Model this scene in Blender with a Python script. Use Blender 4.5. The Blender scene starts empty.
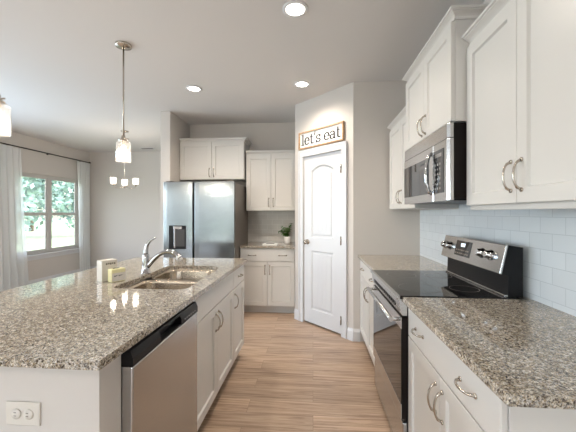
import bpy, bmesh, math, random
from mathutils import Vector, Matrix
random.seed(7)
PI = math.pi
SC = bpy.context.scene
COL = SC.collection

# ------------------------------------------------------------ camera, world, lights, exposure
cam_d = bpy.data.cameras.new('camera'); cam = bpy.data.objects.new('camera', cam_d); COL.objects.link(cam)
cam.location = (0, 0, 1.354); cam.rotation_euler = (PI/2, 0, math.radians(4.57))
cam_d.sensor_width = 36; cam_d.lens = 313/576*36; cam_d.shift_y = -3/576; cam_d.clip_start = .02; cam_d.clip_end = 300
SC.camera = cam
SC.view_settings.view_transform = 'Standard'; SC.view_settings.look = 'None'
SC.view_settings.gamma = 1; SC.view_settings.use_curve_mapping = False
SC.view_settings.exposure = 0.13

W = bpy.data.worlds.new('world'); SC.world = W; W.use_nodes = True
wn = W.node_tree; wn.nodes.clear()
wo = wn.nodes.new('ShaderNodeOutputWorld'); wb = wn.nodes.new('ShaderNodeBackground'); ws = wn.nodes.new('ShaderNodeTexSky')
ws.sky_type = 'NISHITA'; ws.sun_disc = False; ws.sun_elevation = math.radians(38); ws.sun_rotation = math.radians(60)
ws.air_density = 1.2; ws.dust_density = 2.5
wb.inputs[1].default_value = 1.3
wh = wn.nodes.new('ShaderNodeHueSaturation'); wh.inputs['Saturation'].default_value = .55
wn.links.new(ws.outputs[0], wh.inputs['Color']); wn.links.new(wh.outputs[0], wb.inputs[0]); wn.links.new(wb.outputs[0], wo.inputs[0])

sun_d = bpy.data.lights.new('sun', 'SUN'); sun = bpy.data.objects.new('sun', sun_d); COL.objects.link(sun)
sun_d.energy = 6; sun_d.angle = math.radians(1); sun_d.color = (1, .96, .9)
sun.rotation_euler = Vector((1, .35, .9)).to_track_quat('Z', 'Y').to_euler()

def area(name, loc, direction, sx, sy, energy, color):
    d = bpy.data.lights.new(name, 'AREA'); d.shape = 'RECTANGLE'; d.size = sx; d.size_y = sy
    d.energy = energy; d.color = color
    o = bpy.data.objects.new(name, d); COL.objects.link(o); o.location = loc
    o.rotation_euler = (-Vector(direction)).to_track_quat('Z', 'Y').to_euler()
    return o
# area lamps added inside unseen rear and left openings, standing in for daylight
area('patio_fill', (-1.9, -2.62, 1.15), (0, 1, 0), 3.6, 1.9, 14, (.84, .90, 1.0))
area('side_window_fill', (-5.05, 0.6, 1.35), (1, 0, 0), 2.6, 1.4, 26, (.74, .85, 1.0))
area('dining_side_fill', (-5.05, 3.05, 1.35), (1, 0, 0), 1.5, 1.4, 72, (.60, .79, 1.0))
po = area('dining_window_portal', (-5.09, 5.71, 1.33), (1, 0, 0), 1.4, 1.45, 10, (1, 1, 1)); po.data.cycles.is_portal = True

# ------------------------------------------------------------ node helpers
def mat(name):
    m = bpy.data.materials.new(name); m.use_nodes = True
    nt = m.node_tree; b = nt.nodes['Principled BSDF']
    return m, nt, b
def N(nt, t, **k):
    n = nt.nodes.new(t)
    for a, v in k.items():
        if a in n.inputs: n.inputs[a].default_value = v
        else: setattr(n, a, v)
    return n
def pmat(name, col, rough=.5, metal=0., bump=0., bscale=200., var=0., **k):
    m, nt, b = mat(name)
    b.inputs['Base Color'].default_value = (*col, 1); b.inputs['Roughness'].default_value = rough; b.inputs['Metallic'].default_value = metal
    for a, v in k.items(): b.inputs[a.replace('_', ' ')].default_value = v
    tc = N(nt, 'ShaderNodeTexCoord'); no = N(nt, 'ShaderNodeTexNoise'); no.inputs['Scale'].default_value = bscale
    nt.links.new(tc.outputs['Object'], no.inputs['Vector'])
    if bump:
        bp = N(nt, 'ShaderNodeBump'); bp.inputs['Strength'].default_value = bump; bp.inputs['Distance'].default_value = .002
        nt.links.new(no.outputs['Fac'], bp.inputs['Height']); nt.links.new(bp.outputs[0], b.inputs['Normal'])
    if var:
        r = N(nt, 'ShaderNodeValToRGB'); r.color_ramp.elements[0].position = .3; r.color_ramp.elements[1].position = .7
        r.color_ramp.elements[0].color = (*[c*(1-var) for c in col], 1); r.color_ramp.elements[1].color = (*[min(1, c*(1+var)) for c in col], 1)
        nt.links.new(no.outputs['Fac'], r.inputs[0]); nt.links.new(r.outputs[0], b.inputs['Base Color'])
    return m
def emat(name, col, s):
    m, nt, b = mat(name)
    b.inputs['Base Color'].default_value = (*col, 1); b.inputs['Emission Color'].default_value = (*col, 1); b.inputs['Emission Strength'].default_value = s
    return m
def steel(name, col, rough, scale=(2, 2, 300), aniso=.0):
    m, nt, b = mat(name)
    b.inputs['Metallic'].default_value = 1; b.inputs['Roughness'].default_value = rough
    if aniso:
        b.inputs['Anisotropic'].default_value = aniso; tg = N(nt, 'ShaderNodeTangent', direction_type='RADIAL', axis='Z'); nt.links.new(tg.outputs[0], b.inputs['Tangent'])
    tc = N(nt, 'ShaderNodeTexCoord'); mp = N(nt, 'ShaderNodeMapping'); mp.inputs['Scale'].default_value = scale
    no = N(nt, 'ShaderNodeTexNoise'); no.inputs['Scale'].default_value = 1; no.inputs['Detail'].default_value = 2
    r = N(nt, 'ShaderNodeValToRGB'); r.color_ramp.elements[0].color = (*[c*.93 for c in col], 1); r.color_ramp.elements[1].color = (*[c*1.05 for c in col], 1)
    nt.links.new(tc.outputs['Object'], mp.inputs[0]); nt.links.new(mp.outputs[0], no.inputs['Vector'])
    nt.links.new(no.outputs['Fac'], r.inputs[0]); nt.links.new(r.outputs[0], b.inputs['Base Color'])
    bp = N(nt, 'ShaderNodeBump'); bp.inputs['Strength'].default_value = .05; bp.inputs['Distance'].default_value = .0005
    nt.links.new(no.outputs['Fac'], bp.inputs['Height']); nt.links.new(bp.outputs[0], b.inputs['Normal'])
    return m
def glassmat(name, tint=(1, 1, 1), gl=.12, milky=0., rough=.02, gcol=(1, 1, 1)):
    m = bpy.data.materials.new(name); m.use_nodes = True; nt = m.node_tree; nt.nodes.clear()
    o = N(nt, 'ShaderNodeOutputMaterial'); t = N(nt, 'ShaderNodeBsdfTransparent'); t.inputs[0].default_value = (*tint, 1)
    g = N(nt, 'ShaderNodeBsdfGlossy'); g.inputs['Roughness'].default_value = rough; g.inputs[0].default_value = (*gcol, 1)
    f = N(nt, 'ShaderNodeLayerWeight'); f.inputs[0].default_value = .5; pw = N(nt, 'ShaderNodeMath', operation='POWER'); pw.inputs[1].default_value = 4
    ma = N(nt, 'ShaderNodeMath', operation='MULTIPLY_ADD'); ma.inputs[1].default_value = .8; ma.inputs[2].default_value = gl; ma.use_clamp = True
    nt.links.new(f.outputs['Facing'], pw.inputs[0]); nt.links.new(pw.outputs[0], ma.inputs[0])
    mx = N(nt, 'ShaderNodeMixShader'); nt.links.new(ma.outputs[0], mx.inputs[0]); nt.links.new(t.outputs[0], mx.inputs[1]); nt.links.new(g.outputs[0], mx.inputs[2])
    last = mx
    if milky:
        d = N(nt, 'ShaderNodeBsdfDiffuse'); d.inputs[0].default_value = (1, 1, 1, 1); tl = N(nt, 'ShaderNodeBsdfTranslucent'); tl.inputs[0].default_value = (1, 1, 1, 1)
        a = N(nt, 'ShaderNodeMixShader'); a.inputs[0].default_value = .6; nt.links.new(d.outputs[0], a.inputs[1]); nt.links.new(tl.outputs[0], a.inputs[2])
        no = N(nt, 'ShaderNodeTexNoise'); no.inputs['Scale'].default_value = 90
        mm = N(nt, 'ShaderNodeMath', operation='MULTIPLY'); mm.inputs[1].default_value = milky*2; nt.links.new(no.outputs['Fac'], mm.inputs[0])
        b = N(nt, 'ShaderNodeMixShader'); nt.links.new(mm.outputs[0], b.inputs[0]); nt.links.new(mx.outputs[0], b.inputs[1]); nt.links.new(a.outputs[0], b.inputs[2]); last = b
    nt.links.new(last.outputs[0], o.inputs[0])
    return m

def granite():
    m, nt, b = mat('speckled_granite')
    tc = N(nt, 'ShaderNodeTexCoord')
    def vor(s, off):
        mp = N(nt, 'ShaderNodeMapping'); mp.inputs['Location'].default_value = (off, off*.7, 0)
        no = N(nt, 'ShaderNodeTexNoise'); no.inputs['Scale'].default_value = s*.8; 
        mx = N(nt, 'ShaderNodeMixRGB', blend_type='ADD'); mx.inputs[0].default_value = .006
        v = N(nt, 'ShaderNodeTexVoronoi'); v.inputs['Scale'].default_value = s
        nt.links.new(tc.outputs['Object'], mp.inputs[0]); nt.links.new(mp.outputs[0], no.inputs['Vector'])
        nt.links.new(mp.outputs[0], mx.inputs[1]); nt.links.new(no.outputs['Color'], mx.inputs[2]); nt.links.new(mx.outputs[0], v.inputs['Vector'])
        sp = N(nt, 'ShaderNodeSeparateColor'); nt.links.new(v.outputs['Color'], sp.inputs[0]); return sp
    a = vor(220, 0); c = vor(360, 3.1)
    r = N(nt, 'ShaderNodeValToRGB'); r.color_ramp.interpolation = 'CONSTANT'
    cols = [(0, (.02, .017, .015)), (.12, (.10, .08, .065)), (.24, (.27, .20, .12)), (.38, (.43, .375, .285)), (.60, (.61, .585, .53)), (.82, (.28, .275, .265))]
    cr = r.color_ramp; cr.elements[0].position = 0; cr.elements[0].color = (*cols[0][1], 1); cr.elements[1].position = cols[1][0]; cr.elements[1].color = (*cols[1][1], 1)
    for p, cc in cols[2:]:
        e = cr.elements.new(p); e.color = (*cc, 1)
    nt.links.new(a.outputs[0], r.inputs[0])
    r2 = N(nt, 'ShaderNodeValToRGB'); r2.color_ramp.interpolation = 'CONSTANT'
    cr = r2.color_ramp; cr.elements[0].color = (.025, .02, .018, 1); cr.elements[1].position = .2; cr.elements[1].color = (.33, .26, .165, 1)
    e = cr.elements.new(.4); e.color = (.66, .63, .59, 1); e = cr.elements.new(.85); e.color = (.26, .24, .22, 1)
    nt.links.new(c.outputs[1], r2.inputs[0])
    mx = N(nt, 'ShaderNodeMixRGB'); mx.inputs[0].default_value = .45
    nt.links.new(r.outputs[0], mx.inputs[1]); nt.links.new(r2.outputs[0], mx.inputs[2])
    nb = N(nt, 'ShaderNodeTexNoise'); nb.inputs['Scale'].default_value = 55; nb.inputs['Detail'].default_value = 4; nt.links.new(tc.outputs['Object'], nb.inputs['Vector'])
    rb = N(nt, 'ShaderNodeValToRGB'); rb.color_ramp.elements[0].position = .36; rb.color_ramp.elements[0].color = (.72, .68, .62, 1); rb.color_ramp.elements[1].position = .60; rb.color_ramp.elements[1].color = (1.15, 1.14, 1.12, 1)
    dk = vor(175, 7.7); rd = N(nt, 'ShaderNodeValToRGB'); rd.color_ramp.interpolation = 'CONSTANT'
    rd.color_ramp.elements[0].color = (.26, .23, .21, 1); rd.color_ramp.elements[1].position = .10; rd.color_ramp.elements[1].color = (1, 1, 1, 1)
    e = rd.color_ramp.elements.new(.78); e.color = (1.25, 1.22, 1.18, 1)
    nt.links.new(dk.outputs[2], rd.inputs[0]); m3 = N(nt, 'ShaderNodeMixRGB', blend_type='MULTIPLY'); m3.inputs[0].default_value = 1
    nt.links.new(mx.outputs[0], m3.inputs[1]); nt.links.new(rd.outputs[0], m3.inputs[2]); mx = m3
    mu = N(nt, 'ShaderNodeMixRGB', blend_type='MULTIPLY'); mu.inputs[0].default_value = 1
    nt.links.new(nb.outputs['Fac'], rb.inputs[0]); nt.links.new(mx.outputs[0], mu.inputs[1]); nt.links.new(rb.outputs[0], mu.inputs[2]); nt.links.new(mu.outputs[0], b.inputs['Base Color'])
    b.inputs['Roughness'].default_value = .06; b.inputs['Specular IOR Level'].default_value = .8
    return m
def wood_floor():
    m, nt, b = mat('oak_plank_floor')
    tc = N(nt, 'ShaderNodeTexCoord')
    br = N(nt, 'ShaderNodeTexBrick'); br.offset = .37; br.offset_frequency = 2
    br.inputs['Scale'].default_value = 1; br.inputs['Brick Width'].default_value = 1.22; br.inputs['Row Height'].default_value = .15
    br.inputs['Mortar Size'].default_value = .0012; br.inputs['Color1'].default_value = (0, 0, 0, 1); br.inputs['Color2'].default_value = (1, 1, 1, 1); br.inputs['Mortar'].default_value = (.5, .5, .5, 1)
    nt.links.new(tc.outputs['Object'], br.inputs['Vector'])
    # grain stretched along the planks, shifted per plank
    ad = N(nt, 'ShaderNodeVectorMath', operation='MULTIPLY_ADD'); ad.inputs[1].default_value = (5.3, 3.7, 9); 
    nt.links.new(br.outputs['Color'], ad.inputs[0]); nt.links.new(tc.outputs['Object'], ad.inputs[2])
    mp = N(nt, 'ShaderNodeMapping'); mp.inputs['Scale'].default_value = (1.5, 32, 1); nt.links.new(ad.outputs[0], mp.inputs[0])
    n1 = N(nt, 'ShaderNodeTexNoise'); n1.inputs['Scale'].default_value = 1.6; n1.inputs['Detail'].default_value = 6; n1.inputs['Roughness'].default_value = .65; n1.inputs['Distortion'].default_value = .6
    nt.links.new(mp.outputs[0], n1.inputs['Vector'])
    r = N(nt, 'ShaderNodeValToRGB'); cr = r.color_ramp
    cr.elements[0].position = .30; cr.elements[0].color = (.22, .14, .095, 1); cr.elements[1].position = .72; cr.elements[1].color = (.64, .485, .365, 1)
    e = cr.elements.new(.5); e.color = (.48, .34, .24, 1)
    nt.links.new(n1.outputs['Fac'], r.inputs[0])
    hs = N(nt, 'ShaderNodeHueSaturation'); 
    mr = N(nt, 'ShaderNodeMapRange'); mr.inputs['To Min'].default_value = .86; mr.inputs['To Max'].default_value = 1.12
    nt.links.new(br.outputs['Color'], mr.inputs[0]); nt.links.new(mr.outputs[0], hs.inputs['Value']); nt.links.new(r.outputs[0], hs.inputs['Color'])
    mx = N(nt, 'ShaderNodeMixRGB'); mx.inputs[2].default_value = (.12, .075, .045, 1)
    m2 = N(nt, 'ShaderNodeMath', operation='MULTIPLY'); m2.inputs[1].default_value = .6; nt.links.new(br.outputs['Fac'], m2.inputs[0]); nt.links.new(m2.outputs[0], mx.inputs[0])
    nt.links.new(hs.outputs[0], mx.inputs[1]); nt.links.new(mx.outputs[0], b.inputs['Base Color'])
    b.inputs['Roughness'].default_value = .34
    bp = N(nt, 'ShaderNodeBump'); bp.inputs['Strength'].default_value = .15; bp.inputs['Distance'].default_value = .001
    nt.links.new(n1.outputs['Fac'], bp.inputs['Height']); nt.links.new(bp.outputs[0], b.inputs['Normal'])
    return m
def tile(name, col, grout, axes, rough=.12, z0=.914, contrast=0):
    m, nt, b = mat(name)
    tc = N(nt, 'ShaderNodeTexCoord'); sp = N(nt, 'ShaderNodeSeparateXYZ'); cb = N(nt, 'ShaderNodeCombineXYZ')
    nt.links.new(tc.outputs['Object'], sp.inputs[0]); nt.links.new(sp.outputs[axes], cb.inputs[0]); nt.links.new(sp.outputs['Z'], cb.inputs[1])
    br = N(nt, 'ShaderNodeTexBrick'); br.offset = .5
    br.inputs['Scale'].default_value = 1; br.inputs['Brick Width'].default_value = .155; br.inputs['Row Height'].default_value = .0785
    br.inputs['Mortar Size'].default_value = .0016; br.inputs['Mortar Smooth'].default_value = .1
    br.inputs['Color1'].default_value = (*col, 1); br.inputs['Color2'].default_value = (*[c*.95 for c in col], 1); br.inputs['Mortar'].default_value = (*grout, 1)
    nt.links.new(cb.outputs[0], br.inputs['Vector']); nt.links.new(br.outputs['Color'], b.inputs['Base Color'])
    b.inputs['Roughness'].default_value = rough
    bp = N(nt, 'ShaderNodeBump', invert=True); bp.inputs['Strength'].default_value = .4; bp.inputs['Distance'].default_value = .002
    nt.links.new(br.outputs['Fac'], bp.inputs['Height']); nt.links.new(bp.outputs[0], b.inputs['Normal'])
    return m

M = {}
M['wall'] = pmat('greige_wall_paint', (.615, .575, .535), .85, bump=.08, bscale=350)
M['ceiling'] = pmat('flat_ceiling_paint', (.66, .64, .62), .9, bump=.12, bscale=260)
M['trim'] = pmat('white_trim_paint', (.69, .69, .70), .35)
M['cab'] = pmat('white_cabinet_paint', (.67, .65, .618), .32)
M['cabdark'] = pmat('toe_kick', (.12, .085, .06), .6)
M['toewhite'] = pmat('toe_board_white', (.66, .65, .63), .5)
M['granite'] = granite(); M['floor'] = wood_floor()
M['tileR'] = tile('white_subway_tile', (.72, .76, .79), (.56, .60, .63), 'Y')
M['tileB'] = tile('beige_subway_tile', (.60, .57, .53), (.72, .69, .65), 'X')
M['steel'] = steel('brushed_stainless', (.54, .535, .53), .26, (2, 2, 260))
M['fridgesteel'] = steel('fridge_stainless', (.28, .305, .32), .24, (3, 3, 300), .9)
M['chrome'] = pmat('polished_chrome', (.48, .48, .49), .08, 1)
M['nickel'] = pmat('satin_nickel', (.50, .45, .39), .22, 1)
M['sink'] = steel('sink_steel', (.46, .39, .31), .25, (80, 80, 80))
M['black'] = pmat('black_plastic', (.008, .008, .009), .4, Specular_IOR_Level=.25)
M['blackglass'] = pmat('black_glass', (.008, .008, .009), .03, Specular_IOR_Level=.6)
M['brownblack'] = pmat('black_enamel_side', (.010, .007, .006), .5, Specular_IOR_Level=.15)
M['baygrey'] = pmat('dispenser_grey', (.045, .042, .042), .35)
M['dkgrey'] = pmat('dark_grey_case', (.13, .11, .095), .45, bump=.1, bscale=500)
M['bronze'] = pmat('dark_bronze_rod', (.03, .022, .018), .4, .6)
M['woodframe'] = pmat('light_wood_frame', (.50, .31, .17), .55, var=.25, bscale=60)
M['signwhite'] = pmat('sign_board_white', (.88, .87, .84), .6)
M['ink'] = pmat('black_letter_paint', (.01, .01, .01), .6)
M['white'] = pmat('white_plastic', (.82, .81, .79), .4)
M['plate'] = pmat('almond_plastic', (.66, .62, .56), .4)
M['ceramic'] = pmat('white_ceramic', (.85, .84, .82), .25)
M['yellow'] = pmat('yellow_wrapper', (.74, .69, .40), .5)
M['leaf'] = pmat('green_leaf', (.07, .17, .03), .45, var=.4, bscale=30)
M['soil'] = pmat('potting_soil', (.03, .02, .012), .9)
M['stem'] = pmat('plant_stem', (.10, .14, .04), .6)
M['winframe'] = pmat('window_frame_vinyl', (.55, .53, .50), .5)
M['glass'] = glassmat('window_glass', (1, 1, 1), .05)
M['shade'] = glassmat('seeded_glass', (.97, .96, .95), .10, milky=.035, rough=.08)
M['frost'] = glassmat('frosted_glass', (1, .98, .95), .06, milky=.42, rough=.2)
M['bulb'] = emat('warm_bulb', (1, .9, .78), 9)
M['lens'] = emat('downlight_lens', (1, .93, .82), 9)
M['clock'] = emat('clock_digits', (.8, .9, 1), 2.5)
M['grass'] = pmat('lawn', (.20, .26, .15), .9, var=.25, bscale=2)
M['tree'] = pmat('tree_leaves', (.20, .31, .28), .7, var=.4, bscale=1.5)
M['bark'] = pmat('bark', (.10, .075, .055), .9)
M['concrete'] = pmat('added_patio_grey', (.30, .30, .31), .9, var=.1, bscale=4)
M['siding'] = pmat('exterior_siding', (.55, .53, .5), .8)
# sheer curtain
mc = bpy.data.materials.new('sheer_curtain'); mc.use_nodes = True; nt = mc.node_tree; nt.nodes.clear()
o_ = N(nt, 'ShaderNodeOutputMaterial'); d_ = N(nt, 'ShaderNodeBsdfDiffuse'); d_.inputs[0].default_value = (.95, .96, .96, 1)
t_ = N(nt, 'ShaderNodeBsdfTranslucent'); t_.inputs[0].default_value = (.9, .93, .93, 1); p_ = N(nt, 'ShaderNodeBsdfTransparent')
a_ = N(nt, 'ShaderNodeMixShader'); a_.inputs[0].default_value = .45; b_ = N(nt, 'ShaderNodeMixShader'); b_.inputs[0].default_value = .22
nt.links.new(d_.outputs[0], a_.inputs[1]); nt.links.new(t_.outputs[0], a_.inputs[2]); nt.links.new(a_.outputs[0], b_.inputs[1]); nt.links.new(p_.outputs[0], b_.inputs[2]); nt.links.new(b_.outputs[0], o_.inputs[0])
M['curtain'] = mc

# ------------------------------------------------------------ mesh helpers
class MB:
    def __init__(s): s.bm = bmesh.new(); s.sm = []
    def poly(s, pts, faces, smooth=False):
        v = [s.bm.verts.new(p) for p in pts]; out = []
        for f in faces:
            try:
                q = s.bm.faces.new([v[i] for i in f]); q.smooth = smooth; out.append(q)
            except ValueError: pass
        return v
    def box(s, x0, x1, y0, y1, z0, z1):
        P = [(x0, y0, z0), (x1, y0, z0), (x1, y1, z0), (x0, y1, z0), (x0, y0, z1), (x1, y0, z1), (x1, y1, z1), (x0, y1, z1)]
        s.poly(P, [(0, 3, 2, 1), (4, 5, 6, 7), (0, 1, 5, 4), (1, 2, 6, 5), (2, 3, 7, 6), (3, 0, 4, 7)]); return s
    def prism(s, pts, axis, a, b):
        """extrude 2D polygon along axis; pts in the other two coords (in xyz order)"""
        def mk(p, t): q = list(p); q.insert('xyz'.index(axis), t); return tuple(q)
        n = len(pts); P = [mk(p, a) for p in pts] + [mk(p, b) for p in pts]
        s.poly(P, [tuple(range(n))[::-1], tuple(range(n, 2*n))] + [(i, (i+1) % n, n+(i+1) % n, n+i) for i in range(n)]); return s
    def tube(s, path, r, seg=10, cap=True):
        path = [Vector(p) for p in path]; n = len(path); rs = r if isinstance(r, (list, tuple)) else [r]*n
        rings = []; up = None
        for i, p in enumerate(path):
            t = (path[min(i+1, n-1)] - path[max(i-1, 0)]).normalized()
            if up is None: up = Vector((0, 0, 1)) if abs(t.z) < .9 else Vector((1, 0, 0))
            u = (up - t*up.dot(t)).normalized(); w = t.cross(u); up = u
            rings.append([s.bm.verts.new(p + (u*math.cos(2*PI*k/seg) + w*math.sin(2*PI*k/seg))*rs[i]) for k in range(seg)])
        for i in range(n-1):
            for k in range(seg):
                f = s.bm.faces.new((rings[i][k], rings[i][(k+1) % seg], rings[i+1][(k+1) % seg], rings[i+1][k])); f.smooth = True
        if cap: s.bm.faces.new(rings[0][::-1]); s.bm.faces.new(rings[-1])
        return s
    def lathe(s, prof, c=(0, 0, 0), seg=28, axis='z', close=False):
        rings = []
        for r, h in prof:
            ring = []
            for k in range(seg):
                a = 2*PI*k/seg; x, y = r*math.cos(a), r*math.sin(a)
                p = {'z': (x, y, h), 'y': (x, h, y), 'x': (h, x, y)}[axis]
                ring.append(s.bm.verts.new((c[0]+p[0], c[1]+p[1], c[2]+p[2])))
            rings.append(ring)
        m = len(rings)
        for i in range(m if close else m-1):
            A, B = rings[i], rings[(i+1) % m]
            for k in range(seg):
                f = s.bm.faces.new((A[k], A[(k+1) % seg], B[(k+1) % seg], B[k])); f.smooth = True
        if not close:
            if prof[0][0] > 1e-5: s.bm.faces.new(rings[0][::-1])
            if prof[-1][0] > 1e-5: s.bm.faces.new(rings[-1])
        return s
    def build(s, name, m, parent=None, bevel=0, seg=2, smooth=False):
        bmesh.ops.remove_doubles(s.bm, verts=s.bm.verts, dist=1e-6)
        bmesh.ops.recalc_face_normals(s.bm, faces=s.bm.faces)
        me = bpy.data.meshes.new(name); s.bm.to_mesh(me); s.bm.free()
        me.materials.append(M[m] if isinstance(m, str) else m)
        o = bpy.data.objects.new(name, me); COL.objects.link(o)
        if parent: o.parent = parent
        if bevel:
            md = o.modifiers.new('bevel', 'BEVEL'); md.width = bevel; md.segments = seg; md.limit_method = 'ANGLE'; md.angle_limit = math.radians(50)
        if smooth:
            for p in me.polygons: p.use_smooth = True
        return o
def tag(o, label=None, cat=None, group=None, kind=None):
    if label: o['label'] = label
    if cat: o['category'] = cat
    if group: o['group'] = group
    if kind: o['kind'] = kind
    return o
def empty(name, loc, rz=0, label=None, cat=None, group=None, kind=None):
    o = bpy.data.objects.new(name, None); COL.objects.link(o); o.location = loc; o.rotation_euler = (0, 0, rz); o.empty_display_size = .1
    return tag(o, label, cat, group, kind)
def struct(name, mb, m, parent=None, **k):
    o = mb.build(name, m, parent, **k)
    if not parent: o['kind'] = 'structure'
    return o

# ------------------------------------------------------------ setting
XR = 1.118; YP = 3.358; H = 2.74; XPC = .425; XPL = -.229; YPL = 4.012; YB = 4.78; XW = -5.106; YD = 6.79; YR = -2.7
XN = -1.932; XNO = -2.07; YNS = 4.107
struct('floor', MB().box(XW-.1, XR+.1, YR-.1, YD+.1, -.06, 0), 'floor')
struct('ceiling', MB().box(XW-.1, XR+.1, YR-.1, YD+.1, H, H+.08), 'ceiling')
struct('wall_right', MB().box(XR, XR+.1, YR, YB+.1, 0, H), 'wall')
struct('wall_back', MB().box(XN, XR, YB, YB+.1, 0, H), 'wall')
struct('wall_niche', MB().box(XNO, XN, YNS, YD, 0, H), 'wall', bevel=.008)
struct('wall_dining', MB().box(XW, XNO, YD, YD+.1, 0, H), 'wall')
struct('wall_pantry_return', MB().box(XPC+.0, XR, YP, YP+.1, 0, H), 'wall')
struct('wall_pantry_side', MB().box(XPL, XPL+.1, YPL+.05, YB, 0, H), 'wall')
# window wall, with the dining window opening and the living-room opening
wy0, wy1, wz0, wz1 = 4.98, 6.47, .59, 2.08
w = MB(); x0, x1 = XW-.1, XW
for a, b, c, d in ((YR, -.75, 0, H), (-.75, 1.95, 0, .6), (-.75, 1.95, 2.1, H), (1.95, 2.25, 0, H), (2.25, 3.85, 0, .6), (2.25, 3.85, 2.1, H), (3.85, wy0, 0, H), (wy0, wy1, 0, wz0), (wy0, wy1, wz1, H), (wy1, YD+.1, 0, H)):
    w.box(x0, x1, a, b, c, d)
struct('wall_left', w, 'wall')
w = MB()
for a, b, c, d in ((XW, -3.75, 0, H), (-3.75, -.05, 2.12, H), (-.05, XR, 0, H)): w.box(a, b, YR-.1, YR, c, d)
struct('wall_rear', w, 'wall')

def window_unit(name, ya, yb, za, zb, label):
    fr = MB(); X0, X1 = XW-.075, XW-.03; t = .045
    fr.box(X0, X1, ya, yb, za, za+t); fr.box(X0, X1, ya, yb, zb-t, zb); fr.box(X0, X1, ya, ya+t, za+t, zb-t); fr.box(X0, X1, yb-t, yb, za+t, zb-t)
    ym = (ya+yb)/2
    fr.box(X0, X1, ym-.045, ym+.045, za+t, zb-t)
    root = empty(name, (0, 0, 0)); root['kind'] = 'structure'; root['label'] = label
    fr.build('window_frame', 'winframe', root, bevel=.003)
    zm = (za+zb)/2 + .0
    for a, b in ((ya+t, ym-.045), (ym+.045, yb-t)):
        s = MB(); s.box(X0+.008, X1-.008, a, b, zm-.028, zm+.028)
        for (za_, zb_) in ((za+t, zm-.028), (zm+.028, zb-t)):
            s.box(X0+.012, X1-.012, a, a+.025, za_, zb_); s.box(X0+.012, X1-.012, b-.025, b, za_, zb_)
        s.box(X0+.012, X1-.012, a+.025, b-.025, za+t, za+t+.03); s.box(X0+.012, X1-.012, a+.025, b-.025, zb-t-.03, zb-t)
        s.build('window_sash', 'winframe', root, bevel=.002)
        MB().box(X0+.020, X0+.024, a+.02, b-.02, za+t+.01, zb-t-.01).build('pane', 'glass', root)
    return root
window_unit('window_1', wy0, wy1, wz0, wz1, 'double window with grey-beige frames looking on the lawn')
window_unit('window_2', -.75, 1.95, .6, 2.1, 'living room side window behind the camera')
window_unit('window_3', 2.25, 3.85, .6, 2.1, 'unseen dining side window added outside the left edge of the picture')  # added beyond the left edge to brighten the dining area
struct('window_sill', MB().box(XW-.03, XW+.05, wy0-.06, wy1+.06, wz0-.03, wz0+.0).box(XW, XW+.015, wy0-.05, wy1+.05, wz0-.10, wz0-.03), 'trim', bevel=.004).name = 'trim_window_sill'
# patio door frame at the rear
d = MB(); 
for a in (-3.75, -2.55, -1.29, -.11): d.box(a, a+.06, YR-.08, YR-.02, 0.0, 2.06)
d.box(-3.75, -.05, YR-.08, YR-.02, 2.06, 2.12)
pd = struct('door_2', d, 'trim'); pd['label'] = 'glazed patio door behind the camera'
MB().box(-3.7, -.1, YR-.052, YR-.048, .02, 2.06).build('pane', 'glass', pd)

# pantry wall: local x from the left corner, local -y faces the room
LW = math.hypot(XPC-XPL, YPL-YP); PW = empty('pantry_frame', (XPL, YPL, 0), -PI/4)
PW.name = 'wall_pantry_frame'; PW['kind'] = 'structure'
dx0, dx1, dz = .160, .770, 2.05
w = MB(); w.box(0, dx0, 0, .1, 0, H); w.box(dx1, LW, 0, .1, 0, H); w.box(dx0, dx1, 0, .1, dz, H)
o = w.build('wall_pantry', 'wall'); o.location = PW.location; o.rotation_euler = PW.rotation_euler; o['kind'] = 'structure'
bpy.data.objects.remove(PW)
def onP(o): o.location = (XPL, YPL, 0); o.rotation_euler = (0, 0, -PI/4); return o
# casing
c = MB(); cw = .072
def casing_profile(c, x0, x1, z0, z1): c.box(x0, x1, -.018, 0, z0, z1)
c.box(dx0-cw, dx0, -.018, 0, 0, dz); c.box(dx1, dx1+cw, -.018, 0, 0, dz); c.box(dx0-cw, dx1+cw, -.018, 0, dz, dz+cw)
c.box(dx0-cw-.004, dx0-cw+.016, -.024, 0, 0, dz+cw+.004); c.box(dx1+cw-.016, dx1+cw+.004, -.024, 0, 0, dz+cw+.004); c.box(dx0-cw-.004, dx1+cw+.004, -.024, 0, dz+cw-.016, dz+cw+.004)
onP(struct('trim_1', c, 'trim', bevel=.003))
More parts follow.
